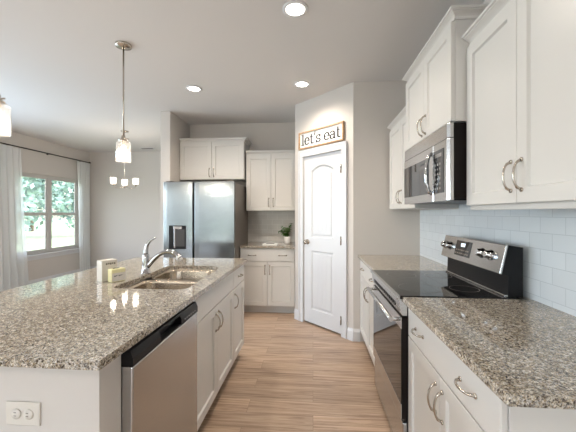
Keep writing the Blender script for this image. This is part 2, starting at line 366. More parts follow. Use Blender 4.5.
# door slab with two sunk plank panels, the top one arched
dr = onP(empty('door_1', (0, 0, 0))); dr['kind'] = 'structure'; dr['label'] = 'white two-panel arch-top pantry door with a nickel knob'
def door_slab():
    m = MB(); X0, X1, Z0, Z1, y = dx0+.003, dx1-.003, .022, dz-.004, .006
    px0, px1 = X0+.128, X1-.128; n = 14
    def panel(z0, z1, arch):
        def ring(off, yy):
            a, b, c_, d_ = px0+off, px1-off, z0+off, z1-off
            pts = [(a, yy, c_), (b, yy, c_)]
            for k in range(n+1):
                t = k/n; x = b+(a-b)*t; pts.append((x, yy, d_ + (arch*(4*t*(1-t)) if arch else 0)))
            return pts
        return ring
    # front face with holes: use bmesh triangle fill
    bm = m.bm
    outer = [bm.verts.new(p) for p in ((X0, y, Z0), (X1, y, Z0), (X1, y, Z1), (X0, y, Z1))]
    edges = [bm.edges.new((outer[i], outer[(i+1) % 4])) for i in range(4)]
    back = [bm.verts.new((v.co.x, y+.034, v.co.z)) for v in outer]
    for i in range(4): bm.faces.new((outer[i], outer[(i+1) % 4], back[(i+1) % 4], back[i]))
    bm.faces.new(back[::-1])
    for z0, z1, arch in ((.19, .90, 0), (1.06, 1.86, .06)):
        rf = panel(z0, z1, arch)
        rings = [[bm.verts.new(p) for p in rf(off, yy)] for off, yy in ((0, y), (.012, y+.012), (.030, y+.012), (.040, y+.004))]
        k = len(rings[0])
        for i in range(k): edges.append(bm.edges.new((rings[0][i], rings[0][(i+1) % k])))
        for A, B in zip(rings, rings[1:]):
            for i in range(k): bm.faces.new((A[i], A[(i+1) % k], B[(i+1) % k], B[i]))
        bm.faces.new(rings[-1])
        # plank grooves as thin raised beads
        for j in range(1, 4):
            gx = px0+.04 + (px1-px0-.08)*j/4
            m.box(gx-.003, gx+.003, y+.0025, y+.0038, z0+.05, z1-.05+(arch*.7 if arch else 0))
    bmesh.ops.triangle_fill(bm, use_beauty=True, use_dissolve=False, edges=edges)
    return m
door_slab().build('door_panel', 'trim', dr)
k = MB(); k.lathe([(.0, -.056), (.018, -.055), (.027, -.046), (.028, -.036), (.02, -.024), (.010, -.018), (.010, -.006), (.031, -.004), (.032, .003)], (dx0+.065, .003, 1.0), 20, 'y')
k.build('door_knob', 'nickel', dr)
for z in (.18, 1.05, 1.84):
    MB().box(dx1-.004, dx1+.010, -.021, -.0185, z-.045, z+.045).tube([(dx1+.003, -.024, z-.048), (dx1+.003, -.024, z+.048)], .006).build('hinge', 'nickel', dr)

# baseboards
def baseboard(name, pts, h=.13, t=.014):
    m = MB(); P = [Vector((*p, 0)) for p in pts]
    for a, b in zip(P, P[1:]):
        dv = (b-a).normalized(); nn = Vector((dv.y, -dv.x, 0))
        prof = [(0, 0), (t, 0), (t, h-.03), (t*.55, h-.012), (t*.4, h), (0, h)]
        n = len(prof); A = [a - dv*t*.0 + nn*o + Vector((0, 0, z)) for o, z in prof]; B = [b + dv*t*.4 + nn*o + Vector((0, 0, z)) for o, z in prof]
        m.poly(A+B, [tuple(range(n)), tuple(range(n, 2*n))[::-1]] + [(i, n+i, n+(i+1) % n, (i+1) % n) for i in range(n)])
    return struct(name, m, 'trim')
r2 = 1/math.sqrt(2)
def pp(x): return (XPL + x*r2, YPL - x*r2)
baseboard('baseboard_pantry_right', [pp(dx1+cw+.004), (XPC, YP)])
baseboard('baseboard_pantry_return', [(XPC, YP), (.49, YP)])
baseboard('baseboard_pantry_left', [pp(.0), pp(dx0-cw-.004)])
baseboard('baseboard_dining', [(XW, YD), (XNO, YD)])
baseboard('baseboard_left', [(XW, YR), (XW, YD-.02)])
baseboard('baseboard_niche', [(XNO, YNS), (XN, YNS)])

# tile backsplashes
def slab(name, mb, m, label, cat):
    return tag(mb.build(name, m), label, cat)
struct('trim_backsplash_right', MB().box(XR-.008, XR, .60, YP, .9145, 1.384).box(XR-.008, XR, 1.69, 2.49, 1.384, 1.419), 'tileR')
struct('trim_backsplash_back', MB().box(XN, XPL, YB-.008, YB, .9145, 1.384), 'tileB')

# ------------------------------------------------------------ cabinet parts (local: x across, -y forward)
def shaker(parent, x0, x1, z0, z1, yf, t=.02, st=.057, name='door'):
    """yf: y of the front face"""
    m = MB(); bm = m.bm
    def ring(o, y): return [bm.verts.new(p) for p in ((x0+o, y, z0+o), (x1-o, y, z0+o), (x1-o, y, z1-o), (x0+o, y, z1-o))]
    R = [ring(0, yf+t), ring(0, yf+.002), ring(.002, yf), ring(st, yf), ring(st+.005, yf+.011)]
    for A, B in zip(R, R[1:]):
        for i in range(4): bm.faces.new((A[i], A[(i+1) % 4], B[(i+1) % 4], B[i]))
    bm.faces.new(R[-1]); bm.faces.new(R[0][::-1])
    return m.build(name, 'cab', parent)
def slabfront(parent, x0, x1, z0, z1, yf, t=.02, name='drawer'):
    return MB().box(x0, x1, yf, yf+t, z0, z1).build(name, 'cab', parent, bevel=.004)
def pull(parent, x, z, yf, vert=True, L=.115):
    m = MB(); path = []; R = []
    for k in range(13):
        t = -1+2*k/12; d = .030*(1-t*t)**.5 if abs(t) < 1 else 0
        a = t*L/2; path.append((x, yf-.001-d, z+a) if vert else (x+a, yf-.001-d, z)); R.append(.0043 if abs(t) < .8 else .0056)
    m.tube(path, R, 8)
    for s in (-1, 1):
        cx, cz = (x, z+s*L/2) if vert else (x+s*L/2, z)
        m.lathe([(.009, 0), (.009, -.004), (.006, -.006)], (cx, yf, cz), 10, 'y')
    return m.build('handle', 'nickel', parent)
def crown(parent, Wd, D, z, endL=True, endR=True, h=.06, o=.035):
    prof = [(0, 0), (.008, 0), (.008, .010), (.004, .013), (.004, .018), (o*.25, .026), (o*.45, h*.55), (o*.78, h-.019), (o*.78, h-.014), (o, h-.012), (o, h), (-.01, h)]
    m = MB(); bm = m.bm; cols = []
    for (px, py, ex, ey) in ((0, 0, -1, 0), (0, -D, -1, -1), (Wd, -D, 1, -1), (Wd, 0, 1, 0)):
        col = []
        for (of, zz) in prof:
            ox = of*ex
            if (ex < 0 and not endL) or (ex > 0 and not endR): ox = 0
            col.append(bm.verts.new((px+ox, py+of*ey, z+zz)))
        cols.append(col)
    n = len(prof); seq = list(zip(cols, cols[1:]))
    for i, (A, B) in enumerate(seq):
        if i == 0 and not endL: continue
        if i == 2 and not endR: continue
        for k in range(n): bm.faces.new((A[k], A[(k+1) % n], B[(k+1) % n], B[k]))
    for c_, ok in ((cols[0] if endL else cols[1], 1), (cols[3] if endR else cols[2], 1)):
        bm.faces.new(c_)
    return m.build('crown_molding', 'cab', parent)
def base_cab(name, loc, rz, Wd, label, D=.61, ndoors=2, drawer=True, dpulls=2, group=None, zb=.884, toe='cabdark', seam=.712, dsplit=None, hollow=False):
    r = empty(name, loc, rz, label, 'cabinet', group); yf = -D
    c = MB()
    if hollow:
        c.box(0, .018, yf+.021, 0, .10, zb); c.box(Wd-.018, Wd, yf+.021, 0, .10, zb); c.box(.018, Wd-.018, -.018, 0, .10, zb)
        c.box(.018, Wd-.018, yf+.021, yf+.039, .10, zb); c.box(.018, Wd-.018, yf+.039, -.018, .10, .118)
    else: c.box(0, Wd, yf+.021, 0, .10, zb)
    c.build('cabinet_body', 'cab', r, bevel=.001)
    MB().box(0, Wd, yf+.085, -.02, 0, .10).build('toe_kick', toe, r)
    g = .003
    if drawer:
        d_ = slabfront(r, g, Wd-g, seam+.006, zb-.012, yf)
        if dpulls == 2:
            for q in (.22, .78): pull(d_, Wd*q, (seam+zb)/2-.004, yf, False, .10)
        elif dpulls == 1: pull(d_, Wd*.5, (seam+zb)/2-.004, yf, False, .09)
        else: d_.name = 'false_drawer_front'
    if ndoors == 2:
        for a, b, hx in ((g, Wd/2-.0015, Wd/2-.032), (Wd/2+.0015, Wd-g, Wd/2+.032)):
            q = shaker(r, a, b, .112, seam, yf); pull(q, hx, seam-.105, yf)
    else:
        q = shaker(r, g, Wd-g, .112, seam, yf); pull(q, (Wd-.032) if dsplit == 'R' else .032, seam-.105, yf)
    return r
def upper_cab(name, loc, rz, Wd, z0, z1, label, D=.33, endL=True, endR=True, ch=.06, group=None, rail=.0, hz=.10, co=.035):
    r = empty(name, loc, rz, label, 'cabinet', group); yf = -D
    MB().box(0, Wd, yf+.021, 0, z0, z1).build('cabinet_body', 'cab', r, bevel=.001)
    g = .003
    for a, b, hx in ((g, Wd/2-.0015, Wd/2-.032), (Wd/2+.0015, Wd-g, Wd/2+.032)):
        q = shaker(r, a, b, z0+.003, z1-.012, yf); pull(q, hx, z0+hz, yf)
    crown(r, Wd, D-.02, z1-.008, endL, endR, ch, co)
    if rail: MB().box(0, Wd, yf+.022, yf+.04, z0-rail, z0).build('light_rail', 'cab', r, bevel=.002)
    return r
RR = -PI/2   # fronts face -X
# right run
base_cab('base_cabinet', (XR-.002, 1.685, 0), RR, .815, 'white base cabinet in front right corner under granite, wide drawer with two arched pulls', D=.62)
base_cab('base_cabinet', (XR-.002, 3.350, 0), RR, .895, 'white base cabinet between range and pantry wall', D=.62)
upper_cab('wall_cabinet', (XR, 1.684, 0), RR, .80, 1.390, 2.215, 'large white wall cabinet nearest the camera, right of the microwave', D=.33, endR=True, endL=False, rail=.022, hz=.11, co=.042)
upper_cab('wall_cabinet', (XR, 2.492, 0), RR, .805, 1.832, 2.362, 'tall-set white wall cabinet directly above the microwave', D=.403, ch=.055, hz=.085)
upper_cab('wall_cabinet', (XR, 3.310, 0), RR, .815, 1.390, 2.20, 'white wall cabinet between microwave and pantry wall', D=.33, endL=True, endR=False, hz=.11)
# back run
base_cab('base_cabinet', (-.978, YB-.002, 0), 0, .738, 'white base cabinet between refrigerator and pantry door', D=.63, toe='toewhite', seam=.70)
upper_cab('wall_cabinet', (-.962, YB, 0), 0, .725, 1.385, 2.20, 'white wall cabinet over the plant counter', D=.33, endR=False, endL=False, hz=.12)
upper_cab('wall_cabinet', (-1.925, YB, 0), 0, .945, 1.835, 2.385, 'white wall cabinet above the stainless refrigerator', D=.385, endL=False, hz=.10, ch=.055)
# island fronts face +X : local x -> +Y
IX = -1.255
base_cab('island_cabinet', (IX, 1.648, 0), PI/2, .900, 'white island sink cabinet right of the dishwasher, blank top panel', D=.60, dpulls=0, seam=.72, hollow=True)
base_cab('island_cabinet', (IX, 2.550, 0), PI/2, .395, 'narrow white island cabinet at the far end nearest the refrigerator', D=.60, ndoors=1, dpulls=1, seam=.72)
# island walls
ie = empty('island_end', (-1.3, .92, 0), 0, 'painted island end wall holding the white power outlet, under the granite', 'island')
MB().box(-.075, .64, 0, .11, 0, .8835).build('end_panel', 'wall', ie)
ie2 = MB().box(-.175, -.075, 0, 2.03, 0, .8835); ie2.build('back_panel', 'wall', ie)
m = MB(); m.box(-.075, .64, -.013, 0, 0, .12); m.build('baseboard', 'trim', ie, bevel=.003)

# ------------------------------------------------------------ countertops
def countertop(name, outer, holes, label, z0=.884, z1=.914):
    m = MB(); bm = m.bm
    for z, in ((z1,), (z0,)):
        ed = []
        for loop in [outer]+holes:
            vs = [bm.verts.new((x, y, z)) for x, y in loop]; ed += [bm.edges.new((vs[i], vs[(i+1) % len(vs)])) for i in range(len(vs))]
        bmesh.ops.triangle_fill(bm, use_beauty=True, edges=ed)
    for loop in [outer]+holes:
        a = [bm.verts.new((x, y, z1)) for x, y in loop]; b = [bm.verts.new((x, y, z0)) for x, y in loop]; n = len(loop)
        for i in range(n): bm.faces.new((a[i], a[(i+1) % n], b[(i+1) % n], b[i]))
    o = m.build(name, 'granite', bevel=.004, seg=2); tag(o, label, 'countertop'); return o
def rounded(pts, r, n=6):
    out = []; L = len(pts)
    for i in range(L):
        p0, p, p2 = Vector(pts[i-1]), Vector(pts[i]), Vector(pts[(i+1) % L])
        rr = r[i] if isinstance(r, (list, tuple)) else r
        a = p + (p0-p).normalized()*rr; b = p + (p2-p).normalized()*rr
        for k in range(n+1):
            t = k/n; q = a*(1-t)**2 + p*2*t*(1-t) + b*t*t; out.append((q.x, q.y))
    return out
# sink outline seen from above (aisle side straight, seat side bowed)
SO = rounded([(-.728, 1.745), (-.748, 2.545), (-1.212, 2.545), (-1.178, 2.14), (-1.190, 1.745)], [.07, .14, .12, .20, .07])
countertop('island_countertop', rounded([(-.634, .884), (-.634, 2.984), (-1.745, 2.984), (-1.745, .884)], .007, 3), [SO], 'speckled granite island countertop with sink cutout and window reflections')
countertop('countertop', [(.469, .797), (XR-.0005, .797), (XR-.0005, 1.686), (.469, 1.686)], [], 'speckled granite countertop in front right corner of the picture')
countertop('countertop', [(.469, 2.452), (XR-.0005, 2.452), (XR-.0005, YP-.001), (.469, YP-.001)], [], 'speckled granite countertop beyond the range by the pantry wall')
countertop('countertop', [(-.982, 4.13), (XPL-.13, 4.13), (XPL-.001, 4.03), (XPL-.001, YB-.0005), (-.982, YB-.0005)], [], 'short granite countertop holding the potted plant between refrigerator and door')

# ------------------------------------------------------------ sink
sk = empty('sink', (-.96, 2.14, .70), 0, 'undermount double-bowl stainless sink set in the island countertop', 'sink')
def bowl(pts, r, depth, name):
    m = MB(); bm = m.bm; o = Vector((-.96, 2.14)); zt = .883-.70; rings = []
    base = rounded(pts, r, 6)
    cx = sum(p[0] for p in base)/len(base); cy = sum(p[1] for p in base)/len(base)
    for sc, z in ((1.06, zt), (1.0, zt), (.985, zt-.02), (.95, zt-depth+.03), (.86, zt-depth), (.12, zt-depth-.004)):
        rings.append([bm.verts.new((cx+(x-cx)*sc-o.x, cy+(y-cy)*sc-o.y, z)) for x, y in base])
    n = len(base)
    for A, B in zip(rings, rings[1:]):
        for i in range(n):
            f = bm.faces.new((A[i], A[(i+1) % n], B[(i+1) % n], B[i])); f.smooth = True
    b = m.build(name, 'sink', sk)
    md = b.modifiers.new('thick', 'SOLIDIFY'); md.thickness = .0015; md.offset = 1
    d_ = MB(); d_.lathe([(.045, 0), (.042, .003), (.03, -.003), (0, -.004)], (cx-o.x, cy-o.y, zt-depth-.001), 20); d_.build('drain', 'chrome', b)
    return b
bowl([(-.745, 1.762), (-.75, 2.115), (-1.162, 2.115), (-1.172, 1.762)], [.06, .05, .07, .07], .16, 'near_bowl').name = 'sink_bowl'
bowl([(-.75, 2.155), (-.758, 2.528), (-1.196, 2.528), (-1.166, 2.155)], [.05, .12, .11, .08], .18, 'far_bowl').name = 'sink_bowl'

# faucet
fc = empty('kitchen_faucet', (-1.213, 2.19, .9142), 0, 'chrome single-lever faucet beside the island sink', 'faucet')
b = MB(); b.lathe([(.034, 0), (.034, .006), (.027, .012), (.0245, .05), (.0245, .115), (.022, .135), (.012, .15), (0, .152)], (0, 0, 0), 24)
b.build('faucet_body', 'chrome', fc)
def bez(P, n=16):
    out = []
    for k in range(n+1):
        t = k/n; q = [0, 0, 0]
        for i, p in enumerate(P):
            c_ = math.comb(len(P)-1, i)*t**i*(1-t)**(len(P)-1-i)
            for j in range(3): q[j] += c_*p[j]
        out.append(tuple(q))
    return out
pa = bez([(.01, 0, .045), (.07, -.01, .11), (.13, -.02, .19), (.22, -.03, .185), (.270, -.035, .115)])
b = MB(); b.tube(pa, [.015+.001*math.sin(i) * 0 + (.006*max(0, (i-8)/8)) for i in range(17)], 14); b.build('spout', 'chrome', fc)
b = MB(); b.tube([(.258, -.034, .130), (.276, -.036, .102)], [.022, .019], 14); b.build('spray_head', 'white', fc)
pa = bez([(0, 0, .14), (0, -.0, .20), (.012, 0, .235), (.075, 0, .262)])
b = MB(); b.tube(pa, [.017-.011*i/16 for i in range(17)], 12); b.build('lever_handle', 'chrome', fc)

# cartons beside the sink
bx = empty('soap_carton', (-1.335, 1.945, .9145), math.radians(64), 'tall white carton standing on the island beside the sink', 'box')
MB().box(-.055, .045, -.028, .032, 0, .135).build('carton', 'plate', bx, bevel=.002)
g = MB()
for k in range(5): g.box(-.03+k*.013, -.021+k*.013, -.0295, -.0285, .105+.003*(k % 2), .117)
g.build('print', M['dkgrey'], bx)
by = empty('sponge_pack', (-1.268, 1.915, .9145), math.radians(64), 'small yellow and white pack leaning in front of the taller carton', 'box')
MB().box(-.035, .055, -.026, .022, 0, .083).build('pack', 'yellow', by, bevel=.004)
g = MB().box(-.033, .053, -.0275, -.0265, .006, .058); g.build('pack_label', 'plate', by)
g = MB()
for k in range(6): g.box(-.02+k*.010, -.013+k*.010, -.0285, -.028, .035+.003*(k % 3), .043)
g.build('print', 'ink', by); g = MB()
g.tube([(-.012, 0, .0845), (.0, .004, .0848), (.012, -.004, .0845), (.03, .003, .0845)], .0025, 6)
g.build('print', 'ink', by)

# ------------------------------------------------------------ dishwasher
dw = empty('dishwasher', (IX, 1.034, 0), PI/2, 'stainless dishwasher with black control strip in the island', 'dishwasher')
Wd = .608
MB().box(.004, Wd-.004, -.585, -.02, .10, .868).build('tub', 'black', dw)
m = MB(); m.box(0, Wd, -.635, -.586, .105, .822); m.build('door', 'steel', dw, bevel=.006, seg=3)
# control strip: profile in y,z extruded along x, with a recess for the grip
m = MB(); prof = [(-.588, .824), (-.636, .824), (-.636, .850), (-.626, .876), (-.588, .878)]
ra, rb = .20, .40
m.prism(prof, 'x', 0, ra); m.prism(prof, 'x', rb, Wd)
prof2 = [(-.588, .824), (-.604, .824), (-.604, .872), (-.588, .874)]
m.prism(prof2, 'x', ra, rb); m.prism([(-.588, .868), (-.628, .868), (-.626, .876), (-.588, .878)], 'x', ra, rb); m.prism([(-.603, .824), (-.634, .824), (-.634, .829), (-.603, .829)], 'x', ra, rb)
cs = m.build('control_panel', 'black', dw)
m = MB()
for k in range(6): m.box(.435+k*.025, .447+k*.025, -.6366, -.6361, .838, .842)
m.build('button_print', 'steel', cs)
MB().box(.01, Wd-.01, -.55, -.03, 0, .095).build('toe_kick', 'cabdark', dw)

# outlet on the island end
ol = empty('power_outlet', (-.91, .92, .7225), 0, 'white horizontal duplex outlet on the island end wall', 'outlet')
MB().box(-.058, .058, -.006, -.0004, -.037, .037).build('face_plate', 'plate', ol, bevel=.003)
for s in (-1, 1):
    q = MB(); q.lathe([(.0, -.0095), (.015, -.0095), (.0165, -.008), (.0165, -.0055)], (s*.0205, 0, 0), 20, 'y'); rc = q.build('receptacle', 'plate', ol)
    q = MB(); q.box(s*.0205-.006, s*.0205+.002, -.0101, -.0096, .004, .006); q.box(s*.0205-.006, s*.0205+.002, -.0101, -.0096, -.006, -.004); q.build('slot', 'dkgrey', rc)

# ------------------------------------------------------------ range
rg = empty('kitchen_range', (XR, 2.448, 0), RR, 'stainless electric range with black glass cooktop between granite counters', 'range')
Wd = .758
m = MB(); m.box(.002, Wd-.002, -.62, -.02, .03, .900); m.build('oven_body', 'brownblack', rg)
m = MB(); m.box(0, Wd, -.652, -.622, .268, .805); dd = m.build('oven_door', 'brownblack', rg, bevel=.002)
MB().box(.002, Wd-.002, -.6555, -.6522, .346, .742).build('door_glass', 'blackglass', dd, bevel=.001)
MB().box(.001, Wd-.001, -.657, -.6522, .270, .345).build('bottom_band', 'steel', dd, bevel=.001)
MB().box(.001, Wd-.001, -.657, -.6522, .743, .804).build('top_band', 'steel', dd, bevel=.001)
m = MB(); m.tube([(.03, -.700, .782), (Wd-.03, -.700, .782)], .0125, 14)
for s in (.045, Wd-.045): m.tube([(s, -.650, .782), (s, -.700, .782)], .011, 10)
m.build('door_handle', 'steel', dd)
m = MB(); m.prism([(-.622, .812), (-.650, .812), (-.662, .830), (-.668, .900), (-.622, .900)], 'x', 0, Wd); fp = m.build('front_rail', 'steel', rg, bevel=.003)
m = MB()
for k in range(14): m.box(.09+k*.043, .09+k*.043+.026, -.6672, -.6640, .845, .866)
m.build('vent_slots', 'black', fp)
m = MB(); m.box(0, Wd, -.648, -.622, .045, .248); m.build('storage_drawer', 'steel', rg, bevel=.005)
MB().box(.004, Wd-.004, -.642, -.622, .250, .266).build('drawer_gap', 'black', rg)
for (x, y) in ((.05, -.58), (Wd-.05, -.58), (.05, -.06), (Wd-.05, -.06)): MB().lathe([(.018, 0), (.018, .029)], (x, y, 0), 10).build('foot', 'black', rg)
m = MB(); m.box(.001, Wd-.001, -.672, -.08, .9005, .918); ck = m.build('cooktop', 'blackglass', rg, bevel=.003)
m = MB(); m.box(-.0005, Wd+.0005, -.678, -.660, .899, .9195); m.build('cooktop_trim', 'steel', rg, bevel=.003)
for (x, y, r_) in ((.19, -.50, .095), (.57, -.50, .115), (.19, -.25, .085), (.57, -.25, .075)):
    MB().lathe([(r_, .0), (r_+.003, .0), (r_+.003, .0004), (r_, .0004)], (x, y, .918), 40, close=True).build('burner_ring', M['dkgrey'], ck)
bg = MB(); bg.prism([(-.115, .918), (-.112, 1.03), (-.145, 1.036), (-.112, 1.186), (-.040, 1.176), (-.040, .918)], 'x', 0.012, Wd-.012)
bgo = bg.build('backguard', 'black', rg, bevel=.002)
MB().box(.014, Wd-.014, -.128, -.1125, .9185, .9290).build('rear_trim_strip', 'steel', rg, bevel=.002)
# sloping stainless fascia
def fac(x, t, out=0.):     # point on the fascia: t 0 bottom..1 top
    a = Vector((-.146, 1.036)); b_ = Vector((-.113, 1.187)); p = a+(b_-a)*t; n_ = Vector((-(b_-a).y, (b_-a).x)).normalized(); p = p + n_*out
    return (x, p.x, p.y)
def facbox(x0, x1, t0, t1, o0, o1):
    P = [fac(x, t, o) for o in (o0, o1) for x, t in ((x0, t0), (x1, t0), (x1, t1), (x0, t1))]
    m = MB(); m.poly(P, [(0, 3, 2, 1), (4, 5, 6, 7), (0, 1, 5, 4), (1, 2, 6, 5), (2, 3, 7, 6), (3, 0, 4, 7)]); return m
fs = facbox(.008, Wd-.008, 0.0, 1.0, .0005, .012).build('control_fascia', 'steel', rg, bevel=.003)
dp = facbox(.215, .415, .22, .86, .0125, .0145).build('display', 'blackglass', fs)
q = MB()
for k in range(4): q.poly([fac(.288+k*.014+dx, t, .0152) for dx, t in ((0, .62), (.008, .62), (.008, .76), (0, .76))], [(0, 1, 2, 3)])
q.build('clock_digits', 'clock', dp)
q = MB()
for i in range(7):
    for j in range(2): q.poly([fac(.228+i*.026+dx, t, .0152) for dx, t in ((0, .30+.14*j), (.014, .30+.14*j), (.014, .35+.14*j), (0, .35+.14*j))], [(0, 1, 2, 3)])
q.build('button_print', M['nickel'], dp)
na = (Vector(fac(0, .5, 1))-Vector(fac(0, .5, 0))).normalized()
for x in (.055, .125, .545, .635, .69)[:4]:
    base = Vector(fac(x, .55, .012)); q = MB()
    q.tube([base, base+na*.004, base+na*.006, base+na*.030, base+na*.033], [.029, .029, .024, .020, .016], 20)
    kn = q.build('knob', 'chrome', fs)

# ------------------------------------------------------------ microwave
mw = empty('microwave', (XR, 2.491, 1.42), RR, 'stainless over-the-range microwave hung under the wall cabinet', 'microwave')
Wd = .803; hh = .404; D = .388
MB().box(.004, Wd-.004, -D, -.002, .012, hh).build('case', 'brownblack', mw)
m = MB(); m.box(.02, Wd-.02, -D+.01, -.01, 0, .0115); m.build('underside_vent', 'black', mw)
doorw = .600
m = MB(); m.prism([(0, -D-.001), (0, -D-.024), (.03, -D-.030), (doorw-.01, -D-.030), (doorw, -D-.024), (doorw, -D-.001)], 'z', .0, .325)
md = m.build('door', 'steel', mw, bevel=.002)
MB().box(.028, doorw-.075, -D-.0325, -D-.0295, .050, .268).build('window', 'blackglass', md)
m = MB(); hx = doorw-.020
m.tube([(hx, -D-.028, .045), (hx, -D-.050, .065), (hx, -D-.062, .12), (hx, -D-.064, .16), (hx, -D-.062, .21), (hx, -D-.050, .265), (hx, -D-.028, .285)], .011, 12)
m.build('door_handle', 'chrome', md)
m = MB(); m.prism([(doorw+.002, -D-.001), (doorw+.002, -D-.027), (Wd-.02, -D-.030), (Wd, -D-.020), (Wd, -D-.001)], 'z', .0, .325); cp = m.build('control_side', 'steel', mw, bevel=.002)
m = MB(); m.box(doorw+.006, Wd-.055, -D-.0315, -D-.0285, .045, .285); kb = m.build('keypad', 'blackglass', cp)
m = MB()
for i in range(3):
    for j in range(6): m.box(doorw+.028+i*.033, doorw+.044+i*.033, -D-.0322, -D-.0316, .065+j*.027, .077+j*.027)
m.box(doorw+.03, Wd-.08, -D-.0322, -D-.0316, .245, .265)
m.build('key_print', M['steel'], kb)
m = MB(); m.prism([(0, -D-.001), (0, -D-.022), (.03, -D-.028), (Wd-.02, -D-.028), (Wd, -D-.018), (Wd, -D-.001)], 'z', .328, hh); m.build('vent_grille', 'steel', mw, bevel=.003)

# ------------------------------------------------------------ refrigerator
fr = empty('refrigerator', (-1.905, 4.715, 0), 0, 'side-by-side stainless refrigerator with dark dispenser in left door', 'refrigerator')
Wd = .919; D = .865; zt = 1.752
MB().box(.006, Wd-.003, -D+.085, 0, .03, zt-.012).build('case', 'dkgrey', fr, bevel=.004)
MB().box(.012, Wd-.012, -D+.07, -D+.088, .05, zt-.02).build('door_gasket', 'black', fr)
def fridge_door(x0, x1, side):
    m = MB(); n = 8; yb = -D+.068; pts = [(x0, yb)]
    for k in range(n+1):
        t = k/n; x = x0+(x1-x0)*t; pts.append((x, -D+.010-.010*math.sin(PI*min(1, max(0, t)))**.5))
    pts.append((x1, yb))
    m.prism(pts, 'z', .055, zt)
    return m.build('fridge_door', 'fridgesteel', fr, bevel=.003)
dl = fridge_door(0, .381, 0); d2 = fridge_door(.407, Wd, 1)
MB().box(.381, .407, -D+.03, -D+.069, .055, zt-.002).build('handle_channel', 'black', fr)
m = MB(); m.box(.078, .300, -D-.006, -D+.02, .895, 1.195); dsp = m.build('water_dispenser', 'black', dl, bevel=.004)
m = MB(); m.box(.150, .285, -D-.0075, -D-.005, .93, 1.145); m.build('dispenser_bay', 'baygrey', dsp)
m = MB(); m.box(.14, .25, -D-.013, -D-.006, 1.150, 1.185); m.box(.145, .165, -D-.012, -D-.007, .915, 1.15); m.build('dispenser_trim', 'steel', dsp, bevel=.002)
for x in (.03, Wd-.11): MB().box(x, x+.08, -D+.02, -D+.13, zt-.010, zt+.012).build('hinge_cover', 'dkgrey', fr, bevel=.004)
MB().box(.02, Wd-.02, -D+.06, -.05, 0, .05).build('base_grille', 'black', fr)

# ------------------------------------------------------------ sign over the pantry door
sg = onP(empty('wall_sign', (0, 0, 0), 0)); tag(sg, 'wood-framed white sign reading let\'s eat above the pantry door', 'sign')
sg.location = (XPL + .4505*r2, YPL - .4505*r2, 2.248)
SW, SH, ft = .715, .212, .018
MB().box(-SW/2+ft*.8, SW/2-ft*.8, -.012, -.001, -SH/2+ft*.8, SH/2-ft*.8).build('sign_board', 'signwhite', sg)
m = MB(); m.box(-SW/2, SW/2, -.028, -.001, SH/2-ft, SH/2); m.box(-SW/2, SW/2, -.028, -.001, -SH/2, -SH/2+ft)
m.box(-SW/2, -SW/2+ft, -.028, -.001, -SH/2+ft, SH/2-ft); m.box(SW/2-ft, SW/2, -.028, -.001, -SH/2+ft, SH/2-ft); m.build('sign_frame', 'woodframe', sg, bevel=.002)
def arc(cx, cy, rx, ry, a0, a1, n=18): return [(cx+rx*math.cos(math.radians(a0+(a1-a0)*k/n)), cy+ry*math.sin(math.radians(a0+(a1-a0)*k/n))) for k in range(n+1)]
G = {
 'l': (.62, [[(.08, 1.5), (.31, 1.5), (.31, 0)], [(.03, 0), (.59, 0)]]),
 'e': (.92, [[(.06, .52), (.80, .52)] + arc(.43, .5, .37, .5, 2, 318)]),
 't': (.74, [[(.26, 1.38), (.26, .25)] + arc(.46, .22, .20, .22, 180, 320, 8), [(.02, 1.0), (.62, 1.0)]]),
 "'": (.34, [[(.17, 1.52), (.15, 1.34), (.12, 1.14)]]),
 's': (.82, [arc(.38, .74, .28, .26, 25, 270, 14) + arc(.38, .245, .31, .245, 90, -155, 14), [(.66, 1.0), (.655, .72)], [(.08, .0), (.085, .28)]]),
 'a': (.96, [arc(.38, .70, .30, .30, 155, 0, 10) + [(.68, .15)] + arc(.80, .12, .12, .12, 180, 290, 5), arc(.36, .28, .30, .27, 60, 360, 16)[:-1] + [(.68, .35)], [(.66, .60), (.45, .58), (.25, .52)]]),
 ' ': (.50, []) }
txt = "let's eat"; tot = sum(G[c][0] for c in txt); u = .64/tot; x = -.32; tb = MB()
word_end = txt.index(' ')
for ci, ch in enumerate(txt):
    wd, strokes = G[ch]
    if ci == word_end: tb.build('lettering', 'ink', sg); tb = MB()
    for st in strokes:
        for (a, b_) in zip(st, st[1:]):
            A = Vector((x+a[0]*u, -.054+a[1]*u*.84)); B = Vector((x+b_[0]*u, -.054+b_[1]*u*.84)); d_ = (B-A)
            if d_.length < 1e-6: continue
            vert = abs(d_.normalized().y); th = (.045+.055*vert)*u*1.05
            nn = Vector((-d_.y, d_.x)).normalized()*th; e_ = d_.normalized()*th*.5
            q = [A-e_+nn, B+e_+nn, B+e_-nn, A-e_-nn]
            tb.poly([(p.x, yy, p.y) for yy in (-.0122, -.0142) for p in q], [(0, 1, 2, 3), (4, 5, 6, 7), (0, 1, 5, 4), (1, 2, 6, 5), (2, 3, 7, 6), (3, 0, 4, 7)])
    x += wd*u
tb.build('lettering', 'ink', sg)

